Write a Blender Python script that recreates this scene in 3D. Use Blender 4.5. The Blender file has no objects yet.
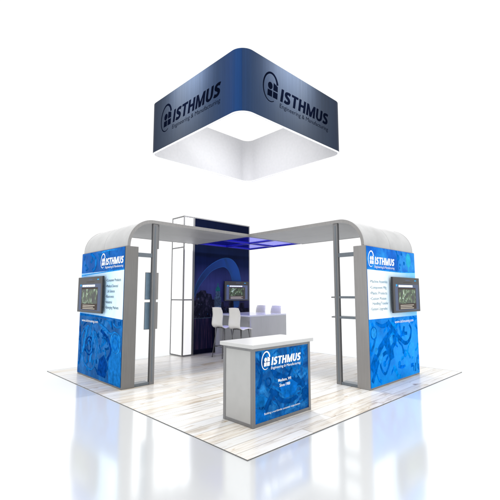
import bpy, bmesh, math, random
from math import sin, cos, pi, radians
from mathutils import Vector, Matrix
random.seed(7)
SC = bpy.context.scene
COL = SC.collection

# ------------------------------------------------------------------ materials
def new_mat(name):
    m = bpy.data.materials.new(name); m.use_nodes = True
    nt = m.node_tree; b = nt.nodes['Principled BSDF']
    return m, nt, b

def lk(nt, a, b): nt.links.new(a, b)

def ramp(nt, stops, interp='LINEAR'):
    r = nt.nodes.new('ShaderNodeValToRGB'); r.color_ramp.interpolation = interp
    el = r.color_ramp.elements
    while len(el) < len(stops): el.new(0.5)
    for e, (p, c) in zip(el, stops):
        e.position = p; e.color = (c[0], c[1], c[2], 1)
    return r

def coords(nt, scale=(1, 1, 1), kind='Object', loc=(0, 0, 0)):
    tc = nt.nodes.new('ShaderNodeTexCoord'); mp = nt.nodes.new('ShaderNodeMapping')
    mp.inputs['Scale'].default_value = scale; mp.inputs['Location'].default_value = loc
    lk(nt, tc.outputs[kind], mp.inputs['Vector']); return mp.outputs['Vector']

def noise(nt, vec, scale, detail=4, rough=.55, dist=0):
    n = nt.nodes.new('ShaderNodeTexNoise')
    n.inputs['Scale'].default_value = scale; n.inputs['Detail'].default_value = detail
    n.inputs['Roughness'].default_value = rough; n.inputs['Distortion'].default_value = dist
    lk(nt, vec, n.inputs['Vector']); return n.outputs['Fac']

def mixc(nt, fac, a, b, mode='MIX'):
    m = nt.nodes.new('ShaderNodeMix'); m.data_type = 'RGBA'; m.blend_type = mode
    for sock, val in ((0, fac), (6, a), (7, b)):
        if hasattr(val, 'is_linked') or hasattr(val, 'links'): lk(nt, val, m.inputs[sock])
        elif isinstance(val, (int, float)): m.inputs[sock].default_value = val
        else: m.inputs[sock].default_value = (val[0], val[1], val[2], 1)
    return m.outputs[2]

def plain(name, c, rough=.5, metal=0, spec=.5, emit=0, var=0.04, vscale=(3, 3, 3)):
    m, nt, b = new_mat(name)
    v = noise(nt, coords(nt, vscale), 2.5, 4)
    lo = [x * (1 - var) for x in c]; hi = [min(1, x * (1 + var)) for x in c]
    r = ramp(nt, [(.3, lo), (.7, hi)]); lk(nt, v, r.inputs[0])
    lk(nt, r.outputs[0], b.inputs['Base Color'])
    b.inputs['Roughness'].default_value = rough; b.inputs['Metallic'].default_value = metal
    b.inputs['Specular IOR Level'].default_value = spec
    if emit:
        lk(nt, r.outputs[0], b.inputs['Emission Color']); b.inputs['Emission Strength'].default_value = emit
    return m

def brushed(name, c, rough=.42, metal=.5, stretch=(40, 40, 1.2), var=.1):
    m, nt, b = new_mat(name)
    f = noise(nt, coords(nt, stretch), 1.6, 5, .6)
    f2 = noise(nt, coords(nt, (1, 1, 1)), 1.1, 2)
    r = ramp(nt, [(.25, [x * (1 - var) for x in c]), (.75, [x * (1 + var) for x in c])]); lk(nt, f, r.inputs[0])
    r2 = ramp(nt, [(.3, (.93, .93, .93)), (.7, (1.05, 1.05, 1.05))]); lk(nt, f2, r2.inputs[0])
    lk(nt, mixc(nt, 1.0, r.outputs[0], r2.outputs[0], 'MULTIPLY'), b.inputs['Base Color'])
    rr = nt.nodes.new('ShaderNodeMapRange'); lk(nt, f, rr.inputs[0])
    rr.inputs[3].default_value = rough - .07; rr.inputs[4].default_value = rough + .09
    lk(nt, rr.outputs[0], b.inputs['Roughness'])
    b.inputs['Metallic'].default_value = metal
    return m

def print_mat(name, dark, mid, light, scale=2.2, dist=2.0, loc=(0, 0, 0), stretch=(1, 1, 1), rough=.32, lines=.35):
    """a printed duotone photograph of machinery"""
    m, nt, b = new_mat(name)
    vec = coords(nt, stretch, loc=loc)
    a = noise(nt, vec, scale, 5, .5, dist)
    r = ramp(nt, [(.28, dark), (.5, mid), (.74, light)]); lk(nt, a, r.inputs[0])
    vo = nt.nodes.new('ShaderNodeTexVoronoi'); vo.feature = 'SMOOTH_F1'; vo.inputs['Scale'].default_value = scale * 2.6
    vo.inputs['Smoothness'].default_value = .25
    lk(nt, vec, vo.inputs['Vector'])
    rv = ramp(nt, [(.1, (.8, .85, .9)), (.42, (.5, .5, .5)), (.75, (.25, .28, .34))]); lk(nt, vo.outputs['Distance'], rv.inputs[0])
    c1 = mixc(nt, lines, r.outputs[0], rv.outputs[0], 'OVERLAY')
    fine = noise(nt, vec, scale * 9, 3, .6, 1.0)
    rf = ramp(nt, [(.35, (.36, .36, .36)), (.65, (.64, .64, .64))]); lk(nt, fine, rf.inputs[0])
    c2 = mixc(nt, .4, c1, rf.outputs[0], 'OVERLAY')
    lk(nt, c2, b.inputs['Base Color']); b.inputs['Roughness'].default_value = rough; b.inputs['Specular IOR Level'].default_value = .02
    return m

M = {}
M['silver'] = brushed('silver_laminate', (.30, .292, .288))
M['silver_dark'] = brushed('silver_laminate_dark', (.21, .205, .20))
M['silver_light'] = brushed('pale_silver_laminate', (.50, .50, .50), metal=.2)
M['canopy_under'] = brushed('canopy_laminate_shaded', (.30, .30, .305), stretch=(2, 2, 2), metal=.1, rough=.5)  # canopy laminate again, darkened so the underside shade sits in the colour
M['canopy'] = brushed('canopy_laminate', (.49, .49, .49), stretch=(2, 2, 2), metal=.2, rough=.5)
M['alu'] = brushed('extruded_aluminium', (.215, .215, .22), metal=.55, rough=.38)
M['steel_blue'] = brushed('blue_grey_metal', (.165, .19, .215), metal=.6, rough=.3)
M['counter_side'] = plain('pale_grey_laminate', (.40, .40, .395), .45, var=.03)
M['white_top'] = plain('white_laminate', (.50, .50, .50), .3, var=.02)
M['table'] = brushed('table_laminate', (.44, .45, .47), metal=.1, rough=.5, var=.05)
M['table_top'] = plain('glossy_white_table_top', (.62, .64, .74), .12, var=.02)
M['chair'] = plain('white_moulded_shell', (.88, .87, .85), .3, var=.02)
M['chrome'] = plain('chrome_tube', (.16, .16, .17), .25, metal=.8)
M['black'] = plain('black_plastic', (.014, .014, .017), .35)
M['navy_text'] = plain('navy_lettering', (.002, .0035, .011), .5, spec=0)
M['white_text'] = plain('white_lettering', (.93, .96, .98), .5, var=.01, spec=0)
M['slate_text'] = plain('slate_lettering', (.045, .09, .14), .5, spec=0)
M['teal_text'] = plain('teal_lettering', (.13, .27, .36), .5, spec=0)
M['trim'] = plain('dark_floor_edge', (.08, .08, .08), .5)
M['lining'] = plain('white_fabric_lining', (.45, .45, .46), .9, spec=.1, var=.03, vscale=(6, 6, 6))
M['hem'] = plain('white_fabric_hem', (.85, .85, .85), .8)
M['bright_blue'] = plain('arc_blue', (.002, .035, .15), .4, spec=0)
M['arc_edge'] = plain('arc_edge_blue', (.022, .075, .20), .4, spec=0)
M['screen_grey'] = plain('screen_slate', (.10, .12, .18), .4, spec=0, emit=.22)
M['screen_white'] = plain('screen_white', (.8, .85, .9), .4, spec=0, emit=.6)
M['screen_brown'] = plain('screen_brown', (.06, .05, .045), .4, spec=0, emit=.4)
M['screen_text'] = plain('screen_pale_text', (.35, .32, .28), .4, spec=0, emit=.5)
M['screen_cyan'] = plain('screen_cyan', (.03, .3, .6), .4, spec=0, emit=.5)

# lit tower skin
m, nt, b = new_mat('backlit_white_fabric'); b.inputs['Base Color'].default_value = (.9, .9, .9, 1)
b.inputs['Emission Color'].default_value = (1, 1, 1, 1); b.inputs['Emission Strength'].default_value = .55
lk(nt, ramp(nt, [(0, (.88, .88, .88)), (1, (.93, .93, .93))]).outputs[0], b.inputs['Base Color']); M['backlit'] = m

# blue acrylic
m, nt, b = new_mat('blue_acrylic')
tr = nt.nodes.new('ShaderNodeBsdfTransparent'); tr.inputs[0].default_value = (.60, .60, .99, 1)
b.inputs['Roughness'].default_value = .15
n_ = noise(nt, coords(nt), 1.2, 2); r_ = ramp(nt, [(.3, (.01, .01, .55)), (.7, (.03, .03, .62))]); lk(nt, n_, r_.inputs[0])
lk(nt, r_.outputs[0], b.inputs['Base Color'])
mx = nt.nodes.new('ShaderNodeMixShader'); mx.inputs[0].default_value = .22
lk(nt, tr.outputs[0], mx.inputs[1]); lk(nt, b.outputs[0], mx.inputs[2])
lk(nt, mx.outputs[0], nt.nodes['Material Output'].inputs[0]); M['acrylic'] = m
M['acrylic_frame'] = plain('deep_blue_frame', (.015, .015, .22), .35)

# screen picture: foliage behind glass
m, nt, b = new_mat('screen_picture')
a = noise(nt, coords(nt, (1, 1, .8)), 11, 4, .6, .6)
r = ramp(nt, [(.40, (.003, .005, .004)), (.50, (.012, .03, .012)), (.57, (.07, .12, .04)), (.64, (.25, .36, .30)), (.72, (.6, .6, .45))]); lk(nt, a, r.inputs[0])
lk(nt, r.outputs[0], b.inputs['Base Color']); lk(nt, r.outputs[0], b.inputs['Emission Color']); b.inputs['Emission Strength'].default_value = .3
b.inputs['Roughness'].default_value = .3; M['screen_pic'] = m

# prints
M['print_left'] = print_mat('print_machinery_left', (.002, .060, .21), (.002, .108, .36), (.012, .19, .54), 2.0, 1.6, (3, 7, 1))
M['print_left_head'] = print_mat('print_header_left', (.002, .07, .30), (.003, .12, .46), (.02, .24, .68), 1.3, 1.0, (1, 2, 5), lines=.15)
M['print_right'] = print_mat('print_machinery_right', (.001, .155, .56), (.001, .245, .77), (.008, .33, .90), 1.3, 1.0, (9, 4, 2), lines=.15)
M['print_right_head'] = print_mat('print_header_right', (.003, .07, .38), (.005, .14, .60), (.03, .34, .80), 1.5, 1.2, (6, 1, 8), lines=.15)
M['print_counter'] = print_mat('print_machinery_counter', (.003, .045, .20), (.006, .11, .36), (.025, .24, .60), 3.4, 2.2, (2, 5, 3), lines=.45)
M['ink_dark'] = plain('ink_dark_blue', (.002, .05, .26), .4, var=.5, vscale=(5, 5, 5), spec=0)
M['ink_mid'] = plain('ink_mid_blue', (.004, .13, .48), .4, var=.35, vscale=(5, 5, 5), spec=0)
M['ink_deep'] = plain('ink_deep_blue', (.001, .12, .50), .4, var=.45, vscale=(4, 4, 4), spec=0)
M['arc_wash'] = None
M['ink_light'] = plain('ink_light_blue', (.010, .16, .50), .4, var=.3, vscale=(5, 5, 5), spec=0)
M['ink_sky'] = plain('ink_sky_blue', (.02, .27, .72), .4, var=.3, vscale=(5, 5, 5), spec=0)
for k_, c_ in (('cl1', (.002, .062, .26)), ('cl2', (.003, .085, .33)), ('cl3', (.003, .12, .42)), ('cl4', (.006, .14, .45)), ('cr1', (.001, .15, .68)), ('cr2', (.001, .19, .78)), ('cr3', (.002, .245, .89))):
    M[k_] = plain('ink_' + {'cl': 'machine_blue', 'cr': 'sky_machine_blue'}[k_[:2]], c_, .4, var=.4, vscale=(5, 5, 5), spec=0)
M['ink_teal'] = plain('ink_teal', (.03, .38, .62), .4, var=.2, spec=0)

def fade_mat(name, axis, x0, x1, c0, c1):
    """printed wash that runs from one ink to another across the panel"""
    m, nt, b = new_mat(name)
    tc = nt.nodes.new('ShaderNodeTexCoord'); sp = nt.nodes.new('ShaderNodeSeparateXYZ'); lk(nt, tc.outputs['Object'], sp.inputs[0])
    mr = nt.nodes.new('ShaderNodeMapRange'); lk(nt, sp.outputs['XYZ'.index(axis)], mr.inputs[0])
    mr.inputs[1].default_value = x0; mr.inputs[2].default_value = x1
    n = noise(nt, coords(nt, (1, 1, 1)), 1.6, 3, .5, 1)
    ad = nt.nodes.new('ShaderNodeMath'); ad.operation = 'MULTIPLY_ADD'; lk(nt, n, ad.inputs[0]); ad.inputs[1].default_value = .7
    s = nt.nodes.new('ShaderNodeMath'); s.operation = 'SUBTRACT'; lk(nt, mr.outputs[0], s.inputs[0]); s.inputs[1].default_value = .35
    lk(nt, s.outputs[0], ad.inputs[2])
    r = ramp(nt, [(0, c0), (.55, [(p + q) / 2 for p, q in zip(c0, c1)]), (1, c1)]); lk(nt, ad.outputs[0], r.inputs[0])
    lk(nt, r.outputs[0], b.inputs['Base Color']); b.inputs['Roughness'].default_value = .35; b.inputs['Specular IOR Level'].default_value = .12
    return m

# hanging sign print: brushed steel-blue fabric, bluer at the corner; mid highlight and shaded ends painted in
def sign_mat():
    m, nt, b = new_mat('brushed_blue_fabric_print_shaded')
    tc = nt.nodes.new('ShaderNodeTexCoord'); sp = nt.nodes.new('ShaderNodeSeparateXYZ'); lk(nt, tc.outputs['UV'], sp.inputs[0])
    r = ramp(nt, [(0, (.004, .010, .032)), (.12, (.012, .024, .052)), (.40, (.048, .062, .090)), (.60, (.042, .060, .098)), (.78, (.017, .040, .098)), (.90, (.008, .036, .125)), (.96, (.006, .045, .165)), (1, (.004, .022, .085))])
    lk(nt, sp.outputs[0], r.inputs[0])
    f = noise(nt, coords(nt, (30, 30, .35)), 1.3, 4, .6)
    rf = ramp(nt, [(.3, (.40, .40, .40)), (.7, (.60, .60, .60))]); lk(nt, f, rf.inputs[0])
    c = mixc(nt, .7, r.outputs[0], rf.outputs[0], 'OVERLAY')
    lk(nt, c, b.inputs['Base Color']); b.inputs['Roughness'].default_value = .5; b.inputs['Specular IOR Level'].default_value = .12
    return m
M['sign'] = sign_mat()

# back wall: printed night skyline
def wall_mat():
    m, nt, b = new_mat('night_skyline_print')
    tc = nt.nodes.new('ShaderNodeTexCoord'); sp = nt.nodes.new('ShaderNodeSeparateXYZ'); lk(nt, tc.outputs['Object'], sp.inputs[0])
    mr = nt.nodes.new('ShaderNodeMapRange'); lk(nt, sp.outputs[2], mr.inputs[0]); mr.inputs[1].default_value = 0; mr.inputs[2].default_value = 3.68
    r = ramp(nt, [(0, (.005, .007, .020)), (.26, (.006, .008, .024)), (.36, (.026, .028, .085)), (.50, (.034, .042, .135)), (.66, (.004, .009, .036)), (.80, (.0025, .005, .020)), (1, (.0015, .003, .012))])
    lk(nt, mr.outputs[0], r.inputs[0])
    f = noise(nt, coords(nt, (9, 1, .5)), 1.5, 4, .6)
    rf = ramp(nt, [(.35, (.44, .44, .44)), (.5, (.5, .5, .5)), (.7, (.56, .55, .55))]); lk(nt, f, rf.inputs[0])
    g = noise(nt, coords(nt, (1, 1, 1)), 1.3, 3)
    rg = ramp(nt, [(.3, (.4, .4, .4)), (.7, (.62, .6, .6))]); lk(nt, g, rg.inputs[0])
    c = mixc(nt, .8, r.outputs[0], rf.outputs[0], 'OVERLAY'); c = mixc(nt, .8, c, rg.outputs[0], 'OVERLAY')
    lk(nt, c, b.inputs['Base Color']); b.inputs['Roughness'].default_value = .5; b.inputs['Specular IOR Level'].default_value = .02
    return m
M['wall_print'] = wall_mat()
M['city_dark'] = print_mat('print_city_dark', (.004, .005, .012), (.009, .010, .022), (.04, .035, .06), 9, .3, (4, 1, 2), (1.6, 1, 1), lines=.6)
M['city_water'] = print_mat('print_city_water', (.005, .006, .022), (.012, .013, .04), (.07, .035, .07), 3, .2, (1, 1, 9), (6, 1, .35), lines=.2)
M['capitol'] = plain('print_capitol_stone', (.05, .085, .12), .5, var=.5, vscale=(9, 9, 9), spec=0)
M['capitol_dome'] = plain('print_capitol_dome', (.012, .10, .09), .5, var=.3, vscale=(9, 9, 9), spec=0)

# whitewashed planks
def wood_mat():
    m, nt, b = new_mat('whitewashed_planks')
    vec = coords(nt, (1, 1, 1))
    def brick(c1, c2, mortar, ms):
        br = nt.nodes.new('ShaderNodeTexBrick'); lk(nt, vec, br.inputs['Vector'])
        br.inputs['Scale'].default_value = 1; br.inputs['Brick Width'].default_value = 1.7; br.inputs['Row Height'].default_value = .18
        br.inputs['Mortar Size'].default_value = ms; br.inputs['Mortar Smooth'].default_value = .3
        br.offset = .37; br.offset_frequency = 3; br.squash = 1
        br.inputs['Color1'].default_value = (*c1, 1); br.inputs['Color2'].default_value = (*c2, 1); br.inputs['Mortar'].default_value = (*mortar, 1)
        return br.outputs['Color']
    rnd = brick((0, 0, 0), (1, 1, 1), (.5, .5, .5), 0)
    # offset the grain by a random amount in every plank
    ad = nt.nodes.new('ShaderNodeVectorMath'); ad.operation = 'MULTIPLY_ADD'; lk(nt, rnd, ad.inputs[0]); ad.inputs[1].default_value = (13, 29, 0); lk(nt, vec, ad.inputs[2])
    mp = nt.nodes.new('ShaderNodeMapping'); mp.inputs['Scale'].default_value = (1.0, 10, 1); lk(nt, ad.outputs[0], mp.inputs[0])
    g = noise(nt, mp.outputs[0], 1.6, 7, .68, .9)
    grain = ramp(nt, [(.27, (.17, .12, .075)), (.37, (.39, .32, .24)), (.45, (.60, .56, .49)), (.56, (.70, .69, .67)), (.78, (.52, .54, .56))]); lk(nt, g, grain.inputs[0])
    mp2 = nt.nodes.new('ShaderNodeMapping'); mp2.inputs['Scale'].default_value = (1.6, 5.0, 1); lk(nt, ad.outputs[0], mp2.inputs[0])
    k = noise(nt, mp2.outputs[0], 2.1, 3, .5, .4)
    kn = ramp(nt, [(.66, (1, 1, 1)), (.72, (.70, .58, .45)), (.78, (.42, .30, .20))]); lk(nt, k, kn.inputs[0])
    tone = ramp(nt, [(0, (.80, .76, .71)), (.25, (.98, .98, .98)), (.5, (.84, .86, .89)), (.6, (1, 1, 1)), (.8, (.82, .84, .87)), (1, (.97, .93, .87))]); lk(nt, rnd, tone.inputs[0])
    cl = ramp(nt, [(0, (.0, .0, .0)), (.3, (.7, .7, .7)), (.5, (.15, .15, .15)), (.7, (.75, .75, .75)), (1, (.3, .3, .3))]); lk(nt, rnd, cl.inputs[0])
    gr = mixc(nt, cl.outputs[0], grain.outputs[0], (.70, .69, .67))
    c = mixc(nt, 1.0, gr, tone.outputs[0], 'MULTIPLY'); c = mixc(nt, 1.0, c, kn.outputs[0], 'MULTIPLY')
    jn = brick((1, 1, 1), (1, 1, 1), (.42, .38, .34), .0045)
    c = mixc(nt, 1.0, c, jn, 'MULTIPLY')
    lk(nt, c, b.inputs['Base Color']); b.inputs['Roughness'].default_value = .28; b.inputs['Specular IOR Level'].default_value = .6
    return m
M['wood'] = wood_mat()

# glossy white studio floor
m, nt, b = new_mat('glossy_white_floor')
df = nt.nodes.new('ShaderNodeBsdfDiffuse')
n_ = noise(nt, coords(nt), .4, 3); r_ = ramp(nt, [(.3, (.635, .645, .655)), (.7, (.65, .66, .67))]); lk(nt, n_, r_.inputs[0]); lk(nt, r_.outputs[0], df.inputs[0])
gl = nt.nodes.new('ShaderNodeBsdfGlossy'); gl.inputs['Roughness'].default_value = .13; gl.inputs[0].default_value = (.97, 1, 1, 1)
mx = nt.nodes.new('ShaderNodeMixShader'); mx.inputs[0].default_value = .50
lk(nt, df.outputs[0], mx.inputs[1]); lk(nt, gl.outputs[0], mx.inputs[2]); lk(nt, mx.outputs[0], nt.nodes['Material Output'].inputs[0])
nt.nodes.remove(b); M['floor'] = m

# ------------------------------------------------------------------ geometry helpers
class MB:
    """collects shapes in world coordinates and links them as one mesh object"""
    def __init__(s): s.bm = bmesh.new(); s.mats = []; s.uv = None
    def mi(s, mat):
        if mat not in s.mats: s.mats.append(mat)
        return s.mats.index(mat)
    def box(s, a, b, mat, bevel=.004):
        x0, x1 = sorted((a[0], b[0])); y0, y1 = sorted((a[1], b[1])); z0, z1 = sorted((a[2], b[2]))
        v = [s.bm.verts.new(p) for p in ((x0, y0, z0), (x1, y0, z0), (x1, y1, z0), (x0, y1, z0), (x0, y0, z1), (x1, y0, z1), (x1, y1, z1), (x0, y1, z1))]
        fs = [s.bm.faces.new([v[i] for i in q]) for q in ((0, 3, 2, 1), (4, 5, 6, 7), (0, 1, 5, 4), (1, 2, 6, 5), (2, 3, 7, 6), (3, 0, 4, 7))]
        if bevel:
            es = list({e for f in fs for e in f.edges})
            r = bmesh.ops.bevel(s.bm, geom=es, offset=bevel, segments=2, profile=.5, affect='EDGES')
            fs = [f for f in fs if f.is_valid] + [f for f in r['faces'] if f.is_valid]
        i = s.mi(mat)
        for f in fs: f.material_index = i
        return s
    def poly(s, pts, mat):
        f = s.bm.faces.new([s.bm.verts.new(p) for p in pts]); f.material_index = s.mi(mat); return f
    def tube(s, pts, r, mat, n=10):
        pts = [Vector(p) for p in pts]; rings = []
        for i, p in enumerate(pts):
            d = (pts[min(i + 1, len(pts) - 1)] - pts[max(i - 1, 0)]).normalized()
            a = d.orthogonal().normalized() if i == 0 else (rings_a - d * rings_a.dot(d)).normalized()
            rings_a = a; c = d.cross(a)
            rings.append([s.bm.verts.new(p + (a * cos(t) + c * sin(t)) * r) for t in [2 * pi * k / n for k in range(n)]])
        i = s.mi(mat)
        for A, B in zip(rings, rings[1:]):
            for k in range(n):
                f = s.bm.faces.new((A[k], A[(k + 1) % n], B[(k + 1) % n], B[k])); f.material_index = i; f.smooth = True
        s.bm.faces.new(rings[0][::-1]).material_index = i; s.bm.faces.new(rings[-1]).material_index = i
        return s
    def shell(s, A, B, mat, smooth=True, under=None):
        """closed solid strip: A and B are equal-length lists of (inner, outer) points"""
        i = s.mi(mat)
        R = [[s.bm.verts.new(p) for p in (a0, a1, b1, b0)] for (a0, a1), (b0, b1) in zip(A, B)]
        for p, q in zip(R, R[1:]):
            for k in range(4):
                f = s.bm.faces.new((p[k], p[(k + 1) % 4], q[(k + 1) % 4], q[k])); f.material_index = s.mi(under) if (under and k != 3 and k != 0 and k != 2) else i; f.smooth = smooth and k in (1, 3)
        s.bm.faces.new(R[0]).material_index = i; s.bm.faces.new(R[-1][::-1]).material_index = i
        for r_ in R:
            for v_ in r_:
                for e_ in v_.link_edges:
                    if len({f_.smooth for f_ in e_.link_faces}) > 1: e_.smooth = False
        return s
    def build(s, name, parent=None, recalc=True):
        if recalc: bmesh.ops.recalc_face_normals(s.bm, faces=s.bm.faces)
        off = Vector((0, 0, 0)); p = parent
        while p: off += p.location; p = p.parent
        bmesh.ops.translate(s.bm, verts=s.bm.verts, vec=-off)
        me = bpy.data.meshes.new(name); s.bm.to_mesh(me); s.bm.free()
        for m in s.mats: me.materials.append(m)
        o = bpy.data.objects.new(name, me); COL.objects.link(o)
        if parent: o.parent = parent
        return o

def tag(o, label=None, cat=None, group=None, kind=None):
    for k, v in (('label', label), ('category', cat), ('group', group), ('kind', kind)):
        if v: o[k] = v
    return o
def thing(name, loc, label, cat, group=None):
    o = bpy.data.objects.new(name, None); o.location = loc; o.empty_display_size = .2; COL.objects.link(o)
    return tag(o, label, cat, group)

def catmull(P, n=8):
    P = [Vector(p) for p in P]; out = []
    for i in range(len(P) - 1):
        a, b, c, d = P[max(i - 1, 0)], P[i], P[i + 1], P[min(i + 2, len(P) - 1)]
        for k in range(n):
            t = k / n
            out.append(.5 * ((2 * b) + (c - a) * t + (2 * a - 5 * b + 4 * c - d) * t * t + (3 * b - a - 3 * c + d) * t ** 3))
    out.append(P[-1]); return out

class Print:
    """flat printed face: (a, z) panel coordinates -> world"""
    def __init__(s, axis, val, sign=1, out=-1):
        # axis 'x': plane x = val, a runs along y;  sign -1 = the reading direction runs towards -y
        s.axis, s.val, s.out, s.n = axis, val, out, 0; s.clip = None
    def P(s, a, z, layer=0):
        if s.clip: a = min(s.clip[1], max(s.clip[0], a)); z = min(s.clip[3], max(s.clip[2], z))
        o = s.val + s.out * (.0003 + .000008 * s.n)
        return (o, a, z) if s.axis == 'x' else (a, o, z)
    def rect(s, mb, a0, z0, a1, z1, mat, layer=1):
        s.n += 1
        mb.poly([s.P(a0, z0, layer), s.P(a1, z0, layer), s.P(a1, z1, layer), s.P(a0, z1, layer)], mat)
    def pg(s, mb, pts, mat, layer=1):
        s.n += 1; mb.poly([s.P(a, z, layer) for a, z in pts], mat)
    def strip(s, mb, pts, w, mat, layer=1, n=8, taper=None):
        C = catmull([(a, z) for a, z in pts], n) if len(pts) > 2 else [Vector(p) for p in pts]
        L = []
        for i, p in enumerate(C):
            d = (C[min(i + 1, len(C) - 1)] - C[max(i - 1, 0)]).normalized(); nn = Vector((-d.y, d.x))
            t = i / (len(C) - 1); ww = (w if taper is None else w + (taper - w) * t) / 2
            L.append((p + nn * ww, p - nn * ww))
        i = mb.mi(mat); s.n += 1
        for (a, b), (c, d) in zip(L, L[1:]):
            s.n += .15
            f = mb.bm.faces.new([mb.bm.verts.new(s.P(q.x, q.y, layer)) for q in (a, b, d, c)]); f.material_index = i
    def disc(s, mb, a, z, ra, rz, mat, layer=1, n=28, tilt=0):
        s.pg(mb, [(a + ra * cos(t) + tilt * rz * sin(t), z + rz * sin(t)) for t in [2 * pi * k / n for k in range(n)]], mat, layer)
    def ring(s, mb, a, z, r, w, mat, layer=1, t0=0, t1=2 * pi):
        s.strip(mb, [(a + r * cos(t0 + (t1 - t0) * k / 12), z + r * sin(t0 + (t1 - t0) * k / 12)) for k in range(13)], w, mat, layer, 3)

def clutter(pr, mb, a0, a1, z0, z1, inks, n, seed, size=.16):
    rg = random.Random(seed)
    for k in range(n):
        a, z = rg.uniform(a0 + .06, a1 - .06), rg.uniform(z0 + .06, z1 - .06); t = rg.choice((.5, .62, -.5, 1.4, 2.1)) + rg.uniform(-.2, .2); L_ = rg.uniform(.4, 1.3) * size; mat = rg.choice(inks)
        P = []
        for j in range(4):
            P.append((min(a1 - .03, max(a0 + .03, a)), min(z1 - .03, max(z0 + .03, z)))); a += L_ / 3 * cos(t); z += L_ / 3 * sin(t); t += rg.uniform(-.5, .5)
        if len(set(P)) < 4: continue
        kind = rg.random()
        if kind < .6: pr.strip(mb, P, rg.uniform(.008, .05) * size / .16, mat, taper=rg.uniform(.006, .04) * size / .16, n=4)
        elif kind < .78: pr.disc(mb, P[1][0], P[1][1], .025 * size / .16, .025 * size / .16, mat)
        else:
            q = rg.uniform(.3, .7) * size; c = rg.uniform(-.3, .3)
            pr.pg(mb, [(min(a1, P[0][0] + x), min(z1, max(z0, P[0][1] + y))) for x, y in ((0, 0), (q * .6, q * (.3 + c)), (q * .7, q * (.65 + c)), (q * .1, q * .4))], mat)

def glyph_faces(txt, bold=0, shear=0, spacing=1.0):
    cu = bpy.data.curves.new('t', 'FONT'); cu.body = txt; cu.offset = bold; cu.shear = shear; cu.space_character = spacing; cu.resolution_u = 3
    ob = bpy.data.objects.new('t', cu); COL.objects.link(ob); bpy.context.view_layer.update()
    dg = bpy.context.evaluated_depsgraph_get(); me = ob.evaluated_get(dg).to_mesh()
    V = [(v.co.x, v.co.y) for v in me.vertices]; F = [list(p.vertices) for p in me.polygons]
    ob.evaluated_get(dg).to_mesh_clear(); bpy.data.objects.remove(ob); bpy.data.curves.remove(cu)
    return V, F
def write(mb, pr, txt, a0, z0, a1, h, mat, layer=3, bold=0, shear=0, caps=None, spacing=1.0, slope=0):
    """fit the line between panel coordinates a0..a1 (reading direction), cap height h on baseline z0"""
    V, F = glyph_faces(txt, bold, shear, spacing)
    x0 = min(v[0] for v in V); x1 = max(v[0] for v in V)
    cap = .70 if caps is None else caps
    W = []
    for x, y in V:
        t = (x - x0) / (x1 - x0); W.append((a0 + (a1 - a0) * t, z0 + y / cap * h + slope * t))
    i = mb.mi(mat); pr.n += 2; n0 = pr.n
    for q, f in enumerate(F):
        pr.n = n0 + .05 * q
        mb.bm.faces.new([mb.bm.verts.new(pr.P(*W[k])) for k in f]).material_index = i
    pr.n = n0 + 3

# heavy humanist capitals drawn as strokes in a unit box (height 1)
def isthmus(mb, pr, a0, z0, a1, h, mat, layer=3):
    sh = .17; T = .235; glyphs = []; x = 0
    def S(ox, w):
        mid = [(w - .06, .83), (w * .62, .885), (w * .30, .83), (w * .20, .70), (w * .36, .57), (w * .64, .46), (w * .80, .31), (w * .68, .165), (w * .38, .11), (.04, .18)]
        return ('s', [(ox + p[0], p[1]) for p in mid])
    def bar(ox, p, q, t=T): return ('b', (ox + p[0], p[1]), (ox + q[0], q[1]), t)
    L = []
    L.append(('r', x, 0, x + T, 1)); x += T + .10
    L.append(S(x, .62)); x += .62 + .07
    L += [('r', x, .81, x + .68, 1), ('r', x + .34 - T / 2, 0, x + .34 + T / 2, .81)]; x += .68 + .09
    L += [('r', x, 0, x + T, 1), ('r', x + .50, 0, x + .50 + T, 1), ('r', x + T, .40, x + .50, .60)]; x += .50 + T + .11
    L += [('r', x, 0, x + T * .95, 1), ('r', x + .74, 0, x + .74 + T * .95, 1), ('q', [(x + T * .95, 1), (x + T * .95 - .02, .70), (x + .36, 0), (x + .482, 0), (x + .482, .38)]), ('q', [(x + .74, 1), (x + .76, .70), (x + .60, 0), (x + .482, 0), (x + .482, .38)])]; x += .74 + T * .95 + .11
    n = 10; w = .72
    outer = [(x, 1)] + [(x + w / 2 - w / 2 * cos(pi * k / n), .36 - .37 * sin(pi * k / n)) for k in range(n + 1)] + [(x + w, 1)]
    inner = [(x + T, 1)] + [(x + w / 2 - (w / 2 - T) * cos(pi * k / n), .38 - .20 * sin(pi * k / n)) for k in range(n + 1)] + [(x + w - T, 1)]
    L.append(('u', outer, inner)); x += w + .09
    L.append(S(x, .62)); x += .62
    X = x + sh * .9
    def mp(p): return pr.P(a0 + (a1 - a0) * ((p[0] + sh * p[1]) / X), z0 + h * p[1], layer)
    i = mb.mi(mat)
    def face(pts):
        pr.n += .3; mb.bm.faces.new([mb.bm.verts.new(mp(p)) for p in pts]).material_index = i
    for g in L:
        if g[0] == 'r': face([(g[1], g[2]), (g[3], g[2]), (g[3], g[4]), (g[1], g[4])])
        elif g[0] == 'q': face(g[1])
        elif g[0] == 'u':
            for k in range(len(g[1]) - 1): face([g[1][k], g[1][k + 1], g[2][k + 1], g[2][k]])
        elif g[0] == 's':
            C = catmull(g[1], 6); E = []
            for k, p in enumerate(C):
                d = (C[min(k + 1, len(C) - 1)] - C[max(k - 1, 0)]).normalized(); nn = Vector((-d.y, d.x)); ww = .105 + .02 * abs(d.x * d.y) * 2
                E.append((p + nn * ww, p - nn * ww))
            for (a, b), (c, d) in zip(E, E[1:]): face([a, b, d, c])

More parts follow.
